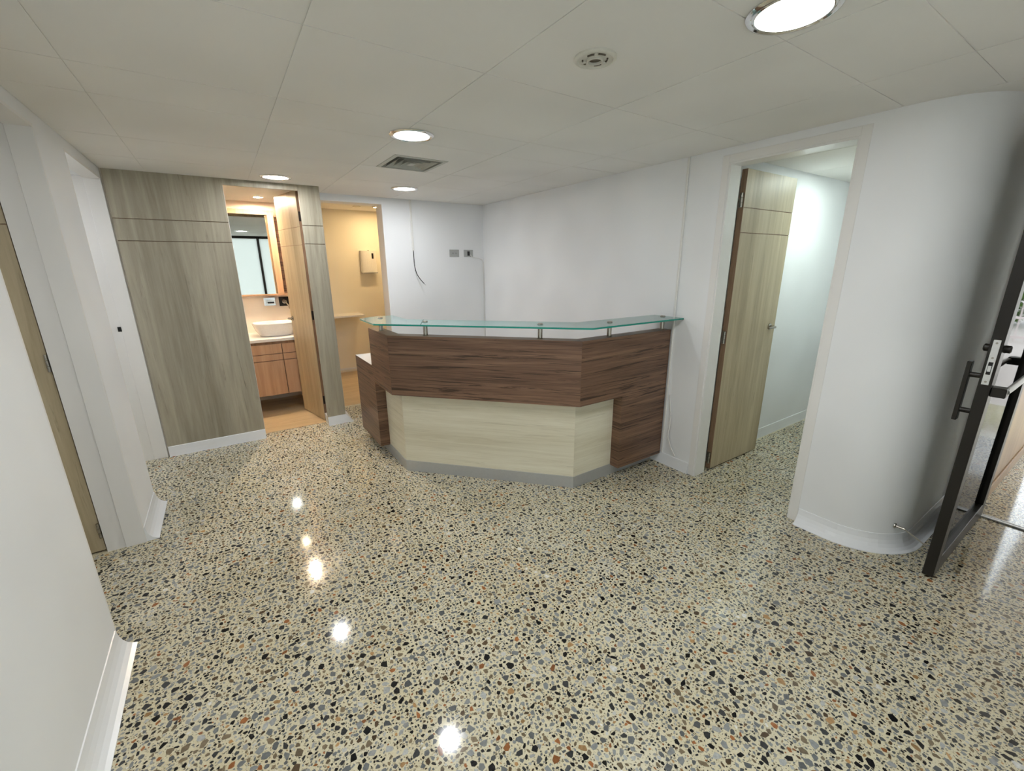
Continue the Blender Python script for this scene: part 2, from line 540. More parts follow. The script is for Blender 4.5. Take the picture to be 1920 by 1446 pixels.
# ------------------------------------------------------------------ ceiling with its panels
ceil = MB()
ceil.box(-2.35, 5.5, YF - 0.1, 7.25, H + 0.10, H + 0.16)
ceil = ceil.build('ceiling', 'ceil')
tag(ceil, 'off-white painted ceiling of large square-edged panels', 'ceiling', kind='structure')
VX0, VX1, VY0, VY1 = 1.135, 1.535, 3.135, 3.568
def ceiling_panel(x0, x1, y0, y1, hole=None, g=0.0024, H=H):
    b = MB()
    z0, z1, z2 = H, H + 0.003, H + 0.014
    def slab(xa, xb, ya, yb, ga=(1, 1, 1, 1)):
        b.box(xa, xb, ya, yb, z1, z2)
        b.box(xa + g * ga[0], xb - g * ga[1], ya + g * ga[2], yb - g * ga[3], z0, z1)
    if hole:
        hx0, hx1, hy0, hy1 = hole
        slab(x0, hx0, y0, y1, (1, 0, 1, 1)); slab(hx1, x1, y0, y1, (0, 1, 1, 1))
        slab(hx0, hx1, y0, hy0, (0, 0, 1, 0)); slab(hx0, hx1, hy1, y1, (0, 0, 0, 1))
    else:
        slab(x0, x1, y0, y1)
    return b.build('ceiling_panel', 'ceil', ceil)
xe = [-0.63, -0.35, 0.345, 1.01, 1.75, 2.42, 2.938]
ye = [-0.60, -0.12, 0.58, 0.92, 1.70, 2.42, 2.79, 3.57, 4.17, 5.085]
for i in range(len(xe) - 1):
    for j in range(len(ye) - 1):
        hole = (VX0 + 0.012, VX1 - 0.012, VY0 + 0.012, VY1 - 0.012) if (i == 3 and j == 6) else None
        gap = 0.006 if (i, j) in ((4, 6), (5, 5)) else 0.0       # two joints that have opened up
        ceiling_panel(xe[i], xe[i + 1], ye[j], ye[j + 1] - gap, hole)
for x0, x1, y0, y1 in ((2.938, 3.6, 1.08, 1.92), (3.6, 4.3, 1.08, 1.92), (4.3, 5.0, 1.08, 1.92), (5.0, 5.4, 1.08, 1.92),
                       (2.938, 3.5, -0.6, 0.92), (3.5, 4.05, -0.6, 0.92),
                       (-0.63, 0.2, 4.85, 6.14), (0.2, 0.93, 4.85, 6.14), 
                       (-2.3, -0.81, -0.6, 3.4), (-2.3, -0.81, 3.5, 4.9)):
    ceiling_panel(x0, x1, y0, y1)
HC = 2.468                                   # ceiling of the yellow corridor
ceiling_panel(0.93, 1.75, 5.29, 7.1, H=HC); ceiling_panel(1.75, 2.6, 5.29, 7.1, H=HC)

# ------------------------------------------------------------------ walls
w = MB()
w.box(-0.81, XL, YF, 2.27, 0, H + 0.1)
w.box(-0.81, XL, 3.21, 3.725, 0, H + 0.1)
w.box(-0.81, XL, 4.705, 4.90, 0, H + 0.1)
w.box(-0.81, XL, 2.27, 3.21, ZL + 0.015, H + 0.1)
w.box(-0.81, XL, 3.725, 4.705, ZL + 0.015, H + 0.1)
w.box(-2.40, -2.30, YF - 0.1, 4.9, 0, H + 0.1)
w.box(-2.30, -0.81, 3.40, 3.50, 0, H + 0.1)
w.box(-2.30, -0.81, 4.80, 4.90, 0, H + 0.1)
w.box(-2.30, -0.81, YF - 0.1, YF, 0, H + 0.1)
tag(w.build('wall_left', 'wall'), 'white left wall with two doorways and the pier between them', 'wall', kind='structure')

# door linings of the two left doorways (the ridge is the door stop)
def lining(n, y0, y1, label):
    t = MB()
    t.box(-0.728, XL, y1, y1 + 0.015, 0, ZL + 0.015, 0.002)
    t.box(-0.728, XL, y0 - 0.015, y0, 0, ZL + 0.015, 0.002)
    t.box(-0.728, XL, y0, y1, ZL, ZL + 0.015)
    t.box(-0.815, -0.728, y1 + 0.012, y1 + 0.0155, 0, ZL + 0.01)
    o = t.build('trim_%d' % n, 'jamb')
    tag(o, label, 'door frame', kind='structure')
    return o
t1 = lining(1, 2.285, 3.195, 'white door lining around the oak door on the left wall')
t2 = lining(2, 3.74, 4.69, 'white empty door lining beside the oak cladding')
sp = box('strike_hole', -0.7295, -0.7275, 4.686, 4.699, 1.150, 1.188, 'black', t2)
box('strike_hole', -0.752, -0.731, 4.700, 4.7012, 1.150, 1.188, 'black', t2)

w = MB()
w.box(B1, XR + 0.1, YB, 5.29, 0, H + 0.1)
w.box(A3, B1, YB, 5.29, ZO2, H + 0.1)
tag(w.build('wall_back', 'wall'), 'white back wall behind the reception desk with two outlets', 'wall', kind='structure')

w = MB()
w.box(XL - 0.01, A1, YP + 0.018, 4.85, 0, H + 0.1)
w.box(0.80, A3 - 0.01, YP + 0.018, 4.85, 0, H + 0.1)
w.box(A1, 0.80, YP + 0.018, 4.85, ZO1 + 0.034, H + 0.1)
w.box(0.80, A3, 4.85, 7.1, 0, H + 0.1)
w.box(-0.73, -0.63, 4.85, 6.2, 0, H + 0.1)
tag(w.build('wall_partition', 'bath_wall'), 'partition wall enclosing the bathroom behind the oak cladding', 'wall', kind='structure')
# oak cladding boards
clad = empty('wall_cladding', (0.15, YP, 0))
tag(clad, 'grey oak cladding around the bathroom doorway with two thin grooves', 'cladding', kind='structure')
G1, G2, gg = 2.030, 1.862, 0.0025
def boards(x0, x1, y0=YP, y1=YP + 0.018, name='cladding_board'):
    for z0, z1 in ((0.03, G2 - gg), (G2 + gg, G1 - gg), (G1 + gg, H)):
        box(name, x0, x1, y0, y1, z0, z1, 'clad', clad, 0.0012)
boards(XL + 0.012, A1); boards(A2, A3)
box('cladding_board', A1 + 0.0005, A2 - 0.0005, YP, YP + 0.018, ZO1, H, 'clad', clad, 0.0012)
box('backing_strip', XL + 0.012, A1 - 0.001, YP + 0.010, YP + 0.0185, 0.03, H, 'oak_edge', clad)
box('backing_strip', A2 + 0.001, A3 - 0.001, YP + 0.010, YP + 0.0185, 0.03, H, 'oak_edge', clad)
# end boards (the reveal of the opening and the free end of the wall)
box('end_board', A3 - 0.010, A3 + 0.004, YP + 0.0185, YB, 0.03, H, 'wall', clad)
box('reveal_board', A1 - 0.002, A1 + 0.003, YP + 0.0185, 4.845, 0.0, ZO1, 'jamb', clad)

w = MB()
w.box(XR, 3.062, YLJ, YB, 0, H + 0.1)
w.box(XR, 3.062, YRJ, YLJ, ZD, H + 0.1)
tag(w.build('wall_right', 'wall'), 'white right wall beside the reception desk', 'wall', kind='structure')

plan = [(XR, YRJ), (XR, 0.86)]
for k in range(1, 33):
    a = PI + PI / 2 * k / 32
    plan.append((3.25 + 0.312 * math.cos(a), 0.86 + 0.312 * math.sin(a)))
plan += [(4.033, 0.548), (4.033, 0.95), (5.4, 0.95), (5.4, YRJ)]
w = MB(); w.prism(plan, 0, H + 0.1)
wp = w.build('wall_column', 'wall')
for p in wp.data.polygons:
    p.use_smooth = abs(p.normal.z) < 0.5 and p.area < 0.2
wp.data.set_sharp_from_angle(angle=math.radians(38))
tag(wp, 'white rounded wall end between the right doorway and glass entrance door', 'wall', kind='structure')
w = MB()
w.box(3.062, 5.4, 1.925, 2.02, 0, H + 0.1)
w.box(5.4, 5.5, 0.9, 2.02, 0, H + 0.1)
tag(w.build('wall_room', 'wall'), 'bright white wall of the room through the right doorway', 'wall', kind='structure')
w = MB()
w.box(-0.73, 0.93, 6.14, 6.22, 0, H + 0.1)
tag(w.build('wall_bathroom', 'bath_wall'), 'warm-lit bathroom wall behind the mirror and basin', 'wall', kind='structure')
w = MB()
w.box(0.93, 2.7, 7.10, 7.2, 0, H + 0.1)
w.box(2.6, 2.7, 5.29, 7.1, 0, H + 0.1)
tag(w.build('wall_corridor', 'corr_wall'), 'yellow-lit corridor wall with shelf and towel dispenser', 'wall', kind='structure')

# trim around the right doorway
t = MB()
t.box(XR - 0.004, XR, YLJ, YLJ + 0.047, 0, ZD + 0.047, 0.0015)
t.box(XR - 0.004, XR, YRJ - 0.047, YRJ, 0.0, ZD + 0.047, 0.0015)
t.box(XR - 0.004, XR, YRJ, YLJ, ZD, ZD + 0.047, 0.0015)
t.box(XR, 3.067, YLJ - 0.012, YLJ, 0, ZD, 0.001)
t.box(XR, 3.067, YRJ, YRJ + 0.012, 0, ZD, 0.001)
t.box(XR, 3.067, YRJ + 0.012, YLJ - 0.012, ZD - 0.012, ZD, 0.001)
tag(t.build('trim_3', 'jamb'), 'white flush door frame of the right doorway', 'door frame', kind='structure')
# pale jamb of the corridor opening
t = MB()
t.box(B1 - 0.004, B1 + 0.0005, YB - 0.001, 5.29, 0, ZO2, 0.001)
tag(t.build('trim_4', 'jamb'), 'pale jamb on the right of the yellow corridor opening', 'door frame', kind='structure')

# ------------------------------------------------------------------ baseboards
cove = [(-0.001, 0.0), (0.062, 0.0), (0.062, 0.004), (0.046, 0.010), (0.030, 0.022), (0.018, 0.040), (0.010, 0.062), (0.006, 0.084), (0.004, 0.098), (-0.001, 0.100)]
flat = [(-0.001, 0.0), (0.016, 0.0), (0.014, 0.012), (0.010, 0.05), (0.007, 0.092), (-0.001, 0.095)]
def baseboard(name, path, prof, label, parts=1):
    b = MB(); b.sweep(path, prof)
    return tag(b.build(name, 'base'), label, 'baseboard', kind='structure')
baseboard('baseboard_left', [(XL, 2.262), (XL, YF)], cove, 'white cove baseboard along the near left wall')
baseboard('baseboard_pier', [(XL, 3.735), (XL, 3.205)], cove, 'white cove baseboard on the pier between the left doorways')
baseboard('baseboard_back', [(A1, YP), (XL + 0.012, YP)], flat, 'white baseboard under the wide oak cladding')
b = MB()
pts = [(A2 + 0.004, YP - 0.016, 0), (A3 + 0.075, YP - 0.016, 0), (A3 + 0.085, 5.12, 0), (A2 + 0.004, 5.12, 0),
       (A2 + 0.002, YP - 0.007, 0.095), (A3 + 0.004, YP - 0.007, 0.095), (A3 + 0.004, 5.12, 0.095), (A2 + 0.002, 5.12, 0.095)]
b.poly(pts, [(0, 1, 5, 4), (1, 2, 6, 5), (4, 5, 6, 7), (2, 3, 7, 6), (3, 0, 4, 7), (3, 2, 1, 0)])
tag(b.build('baseboard_post', 'base'), 'white flared baseboard around the narrow oak-clad post', 'baseboard', kind='structure')
baseboard('baseboard_right', [(XR, 1.85), (XR, YB)][::1], [(o, z) for o, z in flat], 'white baseboard beside the reception desk')
baseboard('baseboard_wall', [(XR, YB), (B1, YB)], flat, 'white baseboard of the back wall behind the desk')
arc = [(XR, 1.03), (XR, 0.95), (XR, 0.86)]
for k in range(1, 11):
    a = PI + PI / 2 * k / 10
    arc.append((3.25 + 0.312 * math.cos(a), 0.86 + 0.312 * math.sin(a)))
arc.append((4.0, 0.548))
baseboard('baseboard_column', arc[::-1], cove, 'white curved cove baseboard around the rounded wall end')
baseboard('baseboard_room', [(5.4, 1.925), (3.07, 1.925)], flat, 'white baseboard in the bright room through the right doorway')
b = MB(); b.sweep([(2.6, 7.10), (0.93, 7.10)], [(0, 0.035), (0.012, 0.035), (0.012, 0.065), (0, 0.068)])
tag(b.build('baseboard_corridor', 'base'), 'thin white baseboard in the yellow corridor', 'baseboard', kind='structure')

# ------------------------------------------------------------------ frosted glazing behind the viewer
gz = empty('wall_front', (1.7, YF, 0))
tag(gz, 'frosted glass partition in black frames, seen in the bathroom mirror', 'partition', kind='structure')
fr_x = [XL + 0.03, 0.05, 0.95, 1.85]
for x in fr_x:
    box('mullion', x - 0.025, x + 0.025, YF - 0.05, YF, 0.0, H + 0.09, 'bronze', gz, 0.002)
for a, c in zip(fr_x, fr_x[1:]):
    box('top_rail', a + 0.025, c - 0.025, YF - 0.05, YF, H - 0.06, H + 0.09, 'bronze', gz, 0.002)
    box('bottom_rail', a + 0.025, c - 0.025, YF - 0.05, YF, 0.0, 0.10, 'bronze', gz, 0.002)
    box('pane', a + 0.025, c - 0.025, YF - 0.03, YF - 0.02, 0.10, H - 0.06, 'frost', gz)

w = MB(); w.box(1.876, 4.09, YF - 0.10, YF, 0, H + 0.1)
tag(w.build('wall_near', 'wall'), 'plain white wall beside the frosted partition, behind the viewer', 'wall', kind='structure')

# ------------------------------------------------------------------ reception desk
C0, C1, C2, C3 = (0.985, 4.22), (0.985, 3.18), (1.98, 2.122), (2.925, 2.122)
desk = empty('reception_desk', (1.6, 2.8, 0))
tag(desk, 'angled reception desk in walnut and cream with a glass counter top', 'reception desk')
def seg(p, q):
    d = Vector((q[0] - p[0], q[1] - p[1])); return d.length, d.normalized()
segs = [(C0, C1), (C1, C2), (C2, C3)]
def turn(d0, d1):
    return math.atan2(d0.x * d1.y - d0.y * d1.x, d0.dot(d1))
_d = [seg(*s)[1] for s in segs]
T01, T12 = math.tan(turn(_d[0], _d[1]) / 2), math.tan(turn(_d[1], _d[2]) / 2)
def facet(name, k, outline, d0, d1, mat, bev=0.0):
    """extrude an outline (s, z) lying in facet k from depth d0 to d1, mitring the ends that meet a neighbour"""
    ln, d = seg(*segs[k])
    mw = frame2d(segs[k][0], d)
    b = MB()
    def sh(s_, dep):
        if k > 0 and s_ < 1e-6: return s_ + dep * (T01 if k == 1 else T12)
        if k < 2 and s_ > ln - 1e-6: return s_ - dep * (T01 if k == 0 else T12)
        return s_
    n = len(outline)
    pts = [(sh(s_, d0), d0, z) for s_, z in outline] + [(sh(s_, d1), d1, z) for s_, z in outline]
    b.poly(pts, [tuple(range(n)), tuple(range(2 * n - 1, n - 1, -1))] + [(i, i + n, (i + 1) % n + n, (i + 1) % n) for i in range(n)])
    bmesh.ops.recalc_face_normals(b.bm, faces=list(b.bm.faces))
    return b.build(name, mat, desk, mw)
ZT, ZW, ZU, ZG = 1.150, 0.828, 0.682, 0.085
l0, l1, l2 = seg(*segs[0])[0], seg(*segs[1])[0], seg(*segs[2])[0]
ls = 4.22 - 3.63                  # length of the left leg along its facet
lu = 4.22 - 3.68
rl = 2.41 - 1.98                  # start of the right leg
dw = 0.10
facet('walnut_panel', 0, [(0, ZG), (ls, ZG), (ls, ZU), (l0, ZU), (l0, ZT), (lu, ZT), (lu, ZW), (0, ZW)], 0, dw, 'walnut')
facet('walnut_panel', 1, [(0, ZU), (l1, ZU), (l1, ZT), (0, ZT)], 0, dw, 'walnut')
facet('walnut_panel', 2, [(0, ZU), (rl, ZU), (rl, ZG), (l2, ZG), (l2, ZT), (0, ZT)], 0, dw, 'walnut')
dc = 0.085
facet('cream_panel', 0, [(ls - 0.03, 0.09), (l0, 0.09), (l0, ZU + 0.02), (ls - 0.03, ZU + 0.02)], dc, dc + 0.03, 'cream')
facet('cream_panel', 1, [(0, 0.09), (l1, 0.09), (l1, ZU + 0.02), (0, ZU + 0.02)], dc, dc + 0.03, 'cream')
facet('cream_panel', 2, [(0, 0.09), (rl + 0.03, 0.09), (rl + 0.03, ZU + 0.02), (0, ZU + 0.02)], dc, dc + 0.03, 'cream')
dp = 0.080
facet('plinth', 0, [(0.02, 0.0), (l0, 0.0), (l0, 0.092), (0.02, 0.092)], dp, dp + 0.03, 'alu')
facet('plinth', 1, [(0, 0.0), (l1, 0.0), (l1, 0.092), (0, 0.092)], dp, dp + 0.03, 'alu')
facet('plinth', 2, [(0, 0.0), (l2 - 0.02, 0.0), (l2 - 0.02, 0.092), (0, 0.092)], dp, dp + 0.03, 'alu')
# inner carcass panel behind the front and the white work surface
facet('inner_panel', 0, [(0.0, 0.02), (l0, 0.02), (l0, ZW - 0.03), (0.0, ZW - 0.03)], dc + 0.03, dc + 0.048, 'worktop')
facet('inner_panel', 1, [(0, 0.02), (l1, 0.02), (l1, ZW - 0.03), (0, ZW - 0.03)], dc + 0.03, dc + 0.048, 'worktop')
facet('inner_panel', 2, [(0, 0.02), (l2, 0.02), (l2, ZW - 0.03), (0, ZW - 0.03)], dc + 0.03, dc + 0.048, 'worktop')
b = MB()
def off_line(dep, s_end=None):
    out = []
    p = Vector(C0) + Vector((dep, 0)); out.append((p.x, p.y))
    n1 = Vector((-_d[1].y, _d[1].x))
    out.append((C1[0] + dep, C1[1] + dep * T01))
    out.append((C2[0] + dep * T12 * _d[2].x, C2[1] + dep))
    out.append((C3[0], C3[1] + dep))
    return out
inner, outer = off_line(0.62), off_line(0.101)
b.prism(outer + inner[::-1], ZW - 0.028, ZW)
b.build('work_surface', 'worktop', desk)
box('top_cap', 0.9855, 0.985 + 0.6, 3.69, 4.2195, ZW - 0.0005, ZW + 0.0015, 'worktop', desk)
box('back_leg', 1.585, 1.603, 3.60, 4.20, 0.0, ZW - 0.028, 'worktop', desk)
box('back_leg', 2.89, 2.91, 2.24, 2.72, 0.0, ZW - 0.028, 'worktop', desk)
# glass counter on five standoffs
ZGL0, ZGL1 = 1.238, 1.250
gf = [(0.885, 3.52), (0.878, 3.135), (1.985, 2.035), (2.928, 2.020)]
gb = [(2.928, 2.300), (2.105, 2.320), (1.175, 3.250), (1.175, 3.600), (1.02, 3.600)]
plan = gf + gb
n = len(plan)
b = MB()
cv = [Vector(p) for p in plan]
pts = [(x, y, ZGL0) for x, y in plan] + [(x, y, ZGL1) for x, y in plan]
b.poly(pts, [tuple(range(n - 1, -1, -1)), tuple(range(n, 2 * n))] + [(i, (i + 1) % n, (i + 1) % n + n, i + n) for i in range(n)])
g = b.build('glass_counter', ['glass', 'glass_edge'], desk)
for p in g.data.polygons:
    if abs(p.normal.z) < 0.5: p.material_index = 1
g['label'] = 'green-edged clear glass counter'
so = None
for x, y in ((1.03, 3.46), (1.225, 3.01), (1.822, 2.385), (2.285, 2.172), (2.875, 2.172)):
    b = MB()
    b.lathe([(0, 0), (0.020, 0), (0.020, 0.004), (0.0165, 0.006), (0.0165, ZGL0 - ZT - 0.006), (0.020, ZGL0 - ZT - 0.004), (0.020, ZGL0 - ZT), (0, ZGL0 - ZT)], 20)
    st = b.build('standoff', 'nickel', desk, Matrix.Translation((x, y, ZT)))
    b = MB(); b.lathe([(0, 0), (0.020, 0), (0.020, 0.005), (0.016, 0.009), (0, 0.009)], 20)
    b.build('cap', 'nickel', st, Matrix.Translation((x, y, ZGL1)))

# ------------------------------------------------------------------ doors
def grooved_leaf(d, wid, th, z0, z1, mat, g1=G1, g2=G2, mw=None):
    """leaf in the frame of d: local x 0..wid, y 0..th; boards separated by two thin grooves on both faces"""
    box('core', 0.001, wid - 0.001, 0.004, th - 0.004, z0, z1, 'oak_edge', d, mw=mw)
    for a, c in ((z0, g2 - gg), (g2 + gg, g1 - gg), (g1 + gg, z1)):
        box('face_board', 0, wid, 0, 0.0042, a, c, mat, d, 0.0008, mw)
        box('face_board', 0, wid, th - 0.0042, th, a, c, mat, d, 0.0008, mw)
def hinge(d, mw, z, x=0.0, y=0.0):
    b = MB()
    for k in range(3):
        b.lathe([(0, 0), (0.0075, 0), (0.0075, 0.030), (0, 0.030)], 12, (x, y, z + k * 0.032))
    b.box(x - 0.002, x + 0.0, y, y + 0.030, z, z + 0.094)
    b.build('hinge', 'nickel', d, mw)
def lever(d, mw, x, y, z, side, toward):
    """rose and lever; side = -1 on the y=0 face, toward = +1/-1 lever direction along x"""
    b = MB(); b.lathe([(0, 0), (0.026, 0), (0.026, side * 0.008), (0.022, side * 0.011), (0, side * 0.011)], 28, (x, y, z), 'Y')
    rose = b.build('handle', 'nickel', d, mw)
    b = MB()
    P = [(x, y + side * 0.008, z), (x, y + side * 0.040, z), (x + toward * 0.006, y + side * 0.050, z), (x + toward * 0.02, y + side * 0.054, z),
         (x + toward * 0.07, y + side * 0.054, z), (x + toward * 0.115, y + side * 0.052, z)]
    b.tube(P, [0.010, 0.010, 0.0105, 0.0105, 0.010, 0.009], 12)
    b.build('lever', 'nickel', rose, mw)

# door_1: open oak leaf in the first left doorway
mw = frame2d((-0.822, 3.262), (-1, 0))          # local x runs into the left room, local y toward the viewer
d1 = empty('door_1', (-0.82, 3.22, 0)); tag(d1, 'open oak door at the far left, hinged on the white pier', 'door', kind='structure')
grooved_leaf(d1, 0.80, 0.040, 0.012, ZL - 0.01, 'oak', mw=mw)
for z in (0.10, 1.12, 2.0):
    hinge(d1, frame2d((-0.826, 3.213), (1, 0)), z, 0.0, 0.0)
# door_2: bathroom leaf opened inward
mw2 = frame2d((0.7385, 4.865), (-0.125, 0.60))
d2 = empty('door_2', (0.735, 4.86, 0)); tag(d2, 'oak bathroom door standing open in the clad doorway', 'door', kind='structure')
grooved_leaf(d2, 0.60, 0.036, 0.012, ZO1 + 0.03, 'oak', mw=mw2 @ Matrix.Translation((0, -0.036, 0)))
lever(d2, mw2, 0.545, 0.0, 1.095, 1, -1)
lever(d2, mw2, 0.545, -0.036, 1.095, -1, -1)
for z in (0.2, 1.12, 2.08):
    b = MB(); b.box(-0.003, -0.0005, -0.030, -0.006, z, z + 0.09); b.lathe([(0, 0), (0.006, 0), (0.006, 0.09), (0, 0.09)], 10, (-0.006, -0.036, z))
    b.build('hinge', 'bronze', d2, mw2)
# door_3: leaf of the bright room, standing at right angles to the right wall
mw3 = frame2d((3.148, 1.787), (1, 0))
d3 = empty('door_3', (3.15, 1.80, 0)); tag(d3, 'pale oak door with lever handle open into the bright room', 'door', kind='structure')
grooved_leaf(d3, 0.71, 0.040, 0.012, ZD - 0.015, 'oak', mw=mw3)
box('edge_band', -0.0015, 0.0005, 0.0, 0.040, 0.012, ZD - 0.015, 'oak_edge', d3, mw=mw3)
lever(d3, mw3, 0.62, 0.0, 1.142, -1, -1)
lever(d3, mw3, 0.62, 0.040, 1.142, 1, -1)
for z in (0.06, 1.06, 2.03):
    b = MB()
    for k in range(3):
        b.lathe([(0, 0), (0.0075, 0), (0.0075, 0.030), (0, 0.030)], 12, (-0.014, 0.012, z + k * 0.032))
    b.box(-0.014, -0.0016, 0.010, 0.013, z, z + 0.094)
    b.box(-0.0035, -0.0016, 0.006, 0.036, z, z + 0.094)
    b.build('hinge', 'nickel', d3, mw3)

# door_4: glass entrance door in a bronze frame, folded open beside the rounded wall end
d4 = empty('door_4', (4.03, 0.39, 0)); tag(d4, 'glass entrance door in dark bronze frame standing open at right', 'door', kind='structure')
DX0, DX1, DY0, DY1, DZ1 = 2.955, 4.03, 0.365, 0.410, 2.20
box('stile', DX0, DX0 + 0.085, DY0, DY1, 0.008, DZ1, 'bronze', d4, 0.002)
box('stile', DX1 - 0.085, DX1, DY0, DY1, 0.008, DZ1, 'bronze', d4, 0.002)
box('bottom_rail', DX0 + 0.085, DX1 - 0.085, DY0, DY1, 0.008, 0.11, 'bronze', d4, 0.002)
box('top_rail', DX0 + 0.085, DX1 - 0.085, DY0, DY1, DZ1 - 0.09, DZ1, 'bronze', d4, 0.002)
box('pane', DX0 + 0.083, DX1 - 0.083, DY0 + 0.020, DY0 + 0.026, 0.108, DZ1 - 0.088, 'door_glass', d4)
lk = box('lock_plate', DX0 - 0.003, DX0 + 0.0005, 0.375, 0.400, 1.085, 1.30, 'chrome', d4, 0.001)
box('lock_bolt_slot', DX0 - 0.0042, DX0 - 0.0028, 0.380, 0.395, 1.135, 1.195, 'black', lk)
box('latch', DX0 - 0.008, DX0 - 0.0035, 0.382, 0.393, 1.150, 1.178, 'chrome', lk)
for z in (1.10, 1.215, 1.285):
    b = MB(); b.lathe([(0, 0), (0.0045, 0), (0.004, -0.0015), (0, -0.0015)], 12, (DX0 - 0.003, 0.3875, z), 'X'); b.build('screw', 'nickel', lk)
b = MB(); b.lathe([(0, 0), (0.018, 0), (0.018, 0.020), (0.012, 0.024), (0, 0.024)], 20, (DX0 + 0.05, DY1, 1.255), 'Y'); b.build('key_cylinder', 'bronze', d4)
b = MB(); b.lathe([(0, 0), (0.018, 0), (0.018, -0.020), (0.012, -0.024), (0, -0.024)], 20, (DX0 + 0.05, DY0, 1.255), 'Y'); b.build('key_cylinder', 'bronze', d4)
# flat pull handle on the wall side
hb = box('pull_handle', DX0 + 0.012, DX0 + 0.055, DY1 + 0.040, DY1 + 0.058, 0.885, 1.185, 'bronze', d4, 0.002)
for z in (0.94, 1.12):
    b = MB(); b.lathe([(0, 0), (0.013, 0), (0.013, 0.041), (0, 0.041)], 16, (DX0 + 0.032, DY1, z), 'Y'); b.build('handle_post', 'bronze', hb)
# push bar on the room side
pb = box('push_bar_bracket', DX0 + 0.012, DX0 + 0.075, DY0 - 0.052, DY0, 1.03, 1.075, 'bronze', d4, 0.003)
b = MB(); b.tube([(DX0 + 0.05, DY0 - 0.045, 1.055), (DX0 + 0.15, DY0 - 0.05, 1.062), (DX1 - 0.15, DY0 - 0.05, 1.068), (DX1 - 0.05, DY0 - 0.045, 1.068)], 0.013, 12)
b.build('push_bar', 'alu', d4)
box('push_bar_bracket', DX1 - 0.075, DX1 - 0.012, DY0 - 0.052, DY0, 1.04, 1.085, 'bronze', d4, 0.003)

# entrance frame, threshold track and side light
ef = empty('window_1', (4.05, 0.4, 0)); tag(ef, 'dark bronze entrance frame with clear side light and floor track', 'door frame', kind='structure')
box('post', 4.038, 4.085, 0.400, 0.430, 0, 2.26, 'bronze', ef, 0.002)
box('post', 4.038, 4.085, 0.548, 0.575, 0, 2.26, 'bronze', ef, 0.002)
box('side_pane', 4.058, 4.066, 0.430, 0.548, 0.03, 2.22, 'door_glass', ef)
box('head_rail', 4.038, 4.085, 0.430, 0.548, 2.22, 2.26, 'bronze', ef)
box('head_rail', 4.038, 4.085, YF + 0.03, 0.400, 2.22, 2.26, 'bronze', ef)
box('floor_track', 4.005, 4.030, YF + 0.03, 0.54, 0.0, 0.010, 'alu', ef, 0.003)
box('floor_track', 4.041, 4.057, YF + 0.03, 0.54, 0.0, 0.007, 'alu', ef, 0.002)
w = MB(); w.box(4.03, 4.09, YF - 0.05, 0.95, 2.26, H + 0.1); w.box(4.03, 4.09, YF, YF + 0.03, 0, 2.26)
tag(w.build('wall_entrance', 'wall'), 'white wall strip above the entrance door frame', 'wall', kind='structure')

ds = empty('door_stop', (3.06, 0.545, 0.15)); tag(ds, 'small steel door holder on the rounded wall near the floor', 'door stop')
b = MB(); b.lathe([(0, 0), (0.016, 0), (0.016, -0.006), (0.007, -0.009), (0.007, -0.05), (0, -0.05)], 16, (3.09, 0.592, 0.155), 'Y'); b.build('mount', 'nickel', ds)
b = MB(); b.tube([(3.09, 0.548, 0.155), (3.06, 0.50, 0.150), (3.02, 0.43, 0.140), (3.00, 0.412, 0.138)], 0.004, 8); b.build('hook_rod', 'nickel', ds)

# ------------------------------------------------------------------ downlights
def downlight(x, y, z, r, mat, label, group, ring='chrome'):
    t = empty('ceiling_light', (x, y, z)); tag(t, label, 'ceiling light', group)
    b = MB(); b.lathe([(r, 0.0), (r, -0.004), (r * 0.95, -0.010), (r * 0.90, -0.011), (r * 0.86, -0.007), (r * 0.82, -0.010), (r * 0.79, -0.009), (r * 0.78, -0.002), (r * 0.78, 0.0)], 48)
    b.build('trim_ring', ring, t, Matrix.Translation((x, y, z)))
    b = MB(); b.lathe([(r * 0.785, -0.006), (r * 0.36, -0.0075)], 32)
    b.build('reflector', mat + '_rim', t, Matrix.Translation((x, y, z)))
    b = MB(); b.lathe([(r * 0.36, -0.0075), (r * 0.2, -0.0085), (0, -0.0085)], 32)
    b.build('bulb', mat, t, Matrix.Translation((x, y, z)))
    return t
G = 'white round downlights in the lobby ceiling'
downlight(1.575, 0.818, H, 0.13, 'lamp', 'large bright round downlight at the top right of the ceiling', G)
downlight(1.066, 2.645, H, 0.128, 'lamp', 'bright round downlight just in front of the ceiling air vent', G)
downlight(0.535, 4.40, H, 0.122, 'lamp', 'round downlight right above the bathroom doorway', G)
downlight(1.66, 4.39, H, 0.128, 'lamp', 'round downlight near the back wall above the hanging wire', G)
downlight(0.55, 1.08, H, 0.13, 'lamp', 'round downlight out of frame, seen only in the bathroom mirror', G)
downlight(0.49, 5.68, H, 0.055, 'lamp_bath', 'small warm spotlight in the bathroom ceiling', 'warm spotlights')
downlight(2.06, 6.55, HC, 0.080, 'lamp_warm', 'small warm spotlight in the yellow corridor ceiling', 'warm spotlights')
downlight(-1.45, 4.1, H, 0.12, 'lamp', 'unseen downlight added to brighten the empty left doorway', G)  # unseen lamp added to lighten the reveal of this doorway
downlight(-1.45, 1.9, H, 0.12, 'lamp', 'unseen downlight added to light the far left oak door', G)  # unseen lamp added to light the open oak leaf
downlight(4.35, 1.42, H, 0.13, 'lamp_cool', 'cool downlight inside the room through the right doorway', G)

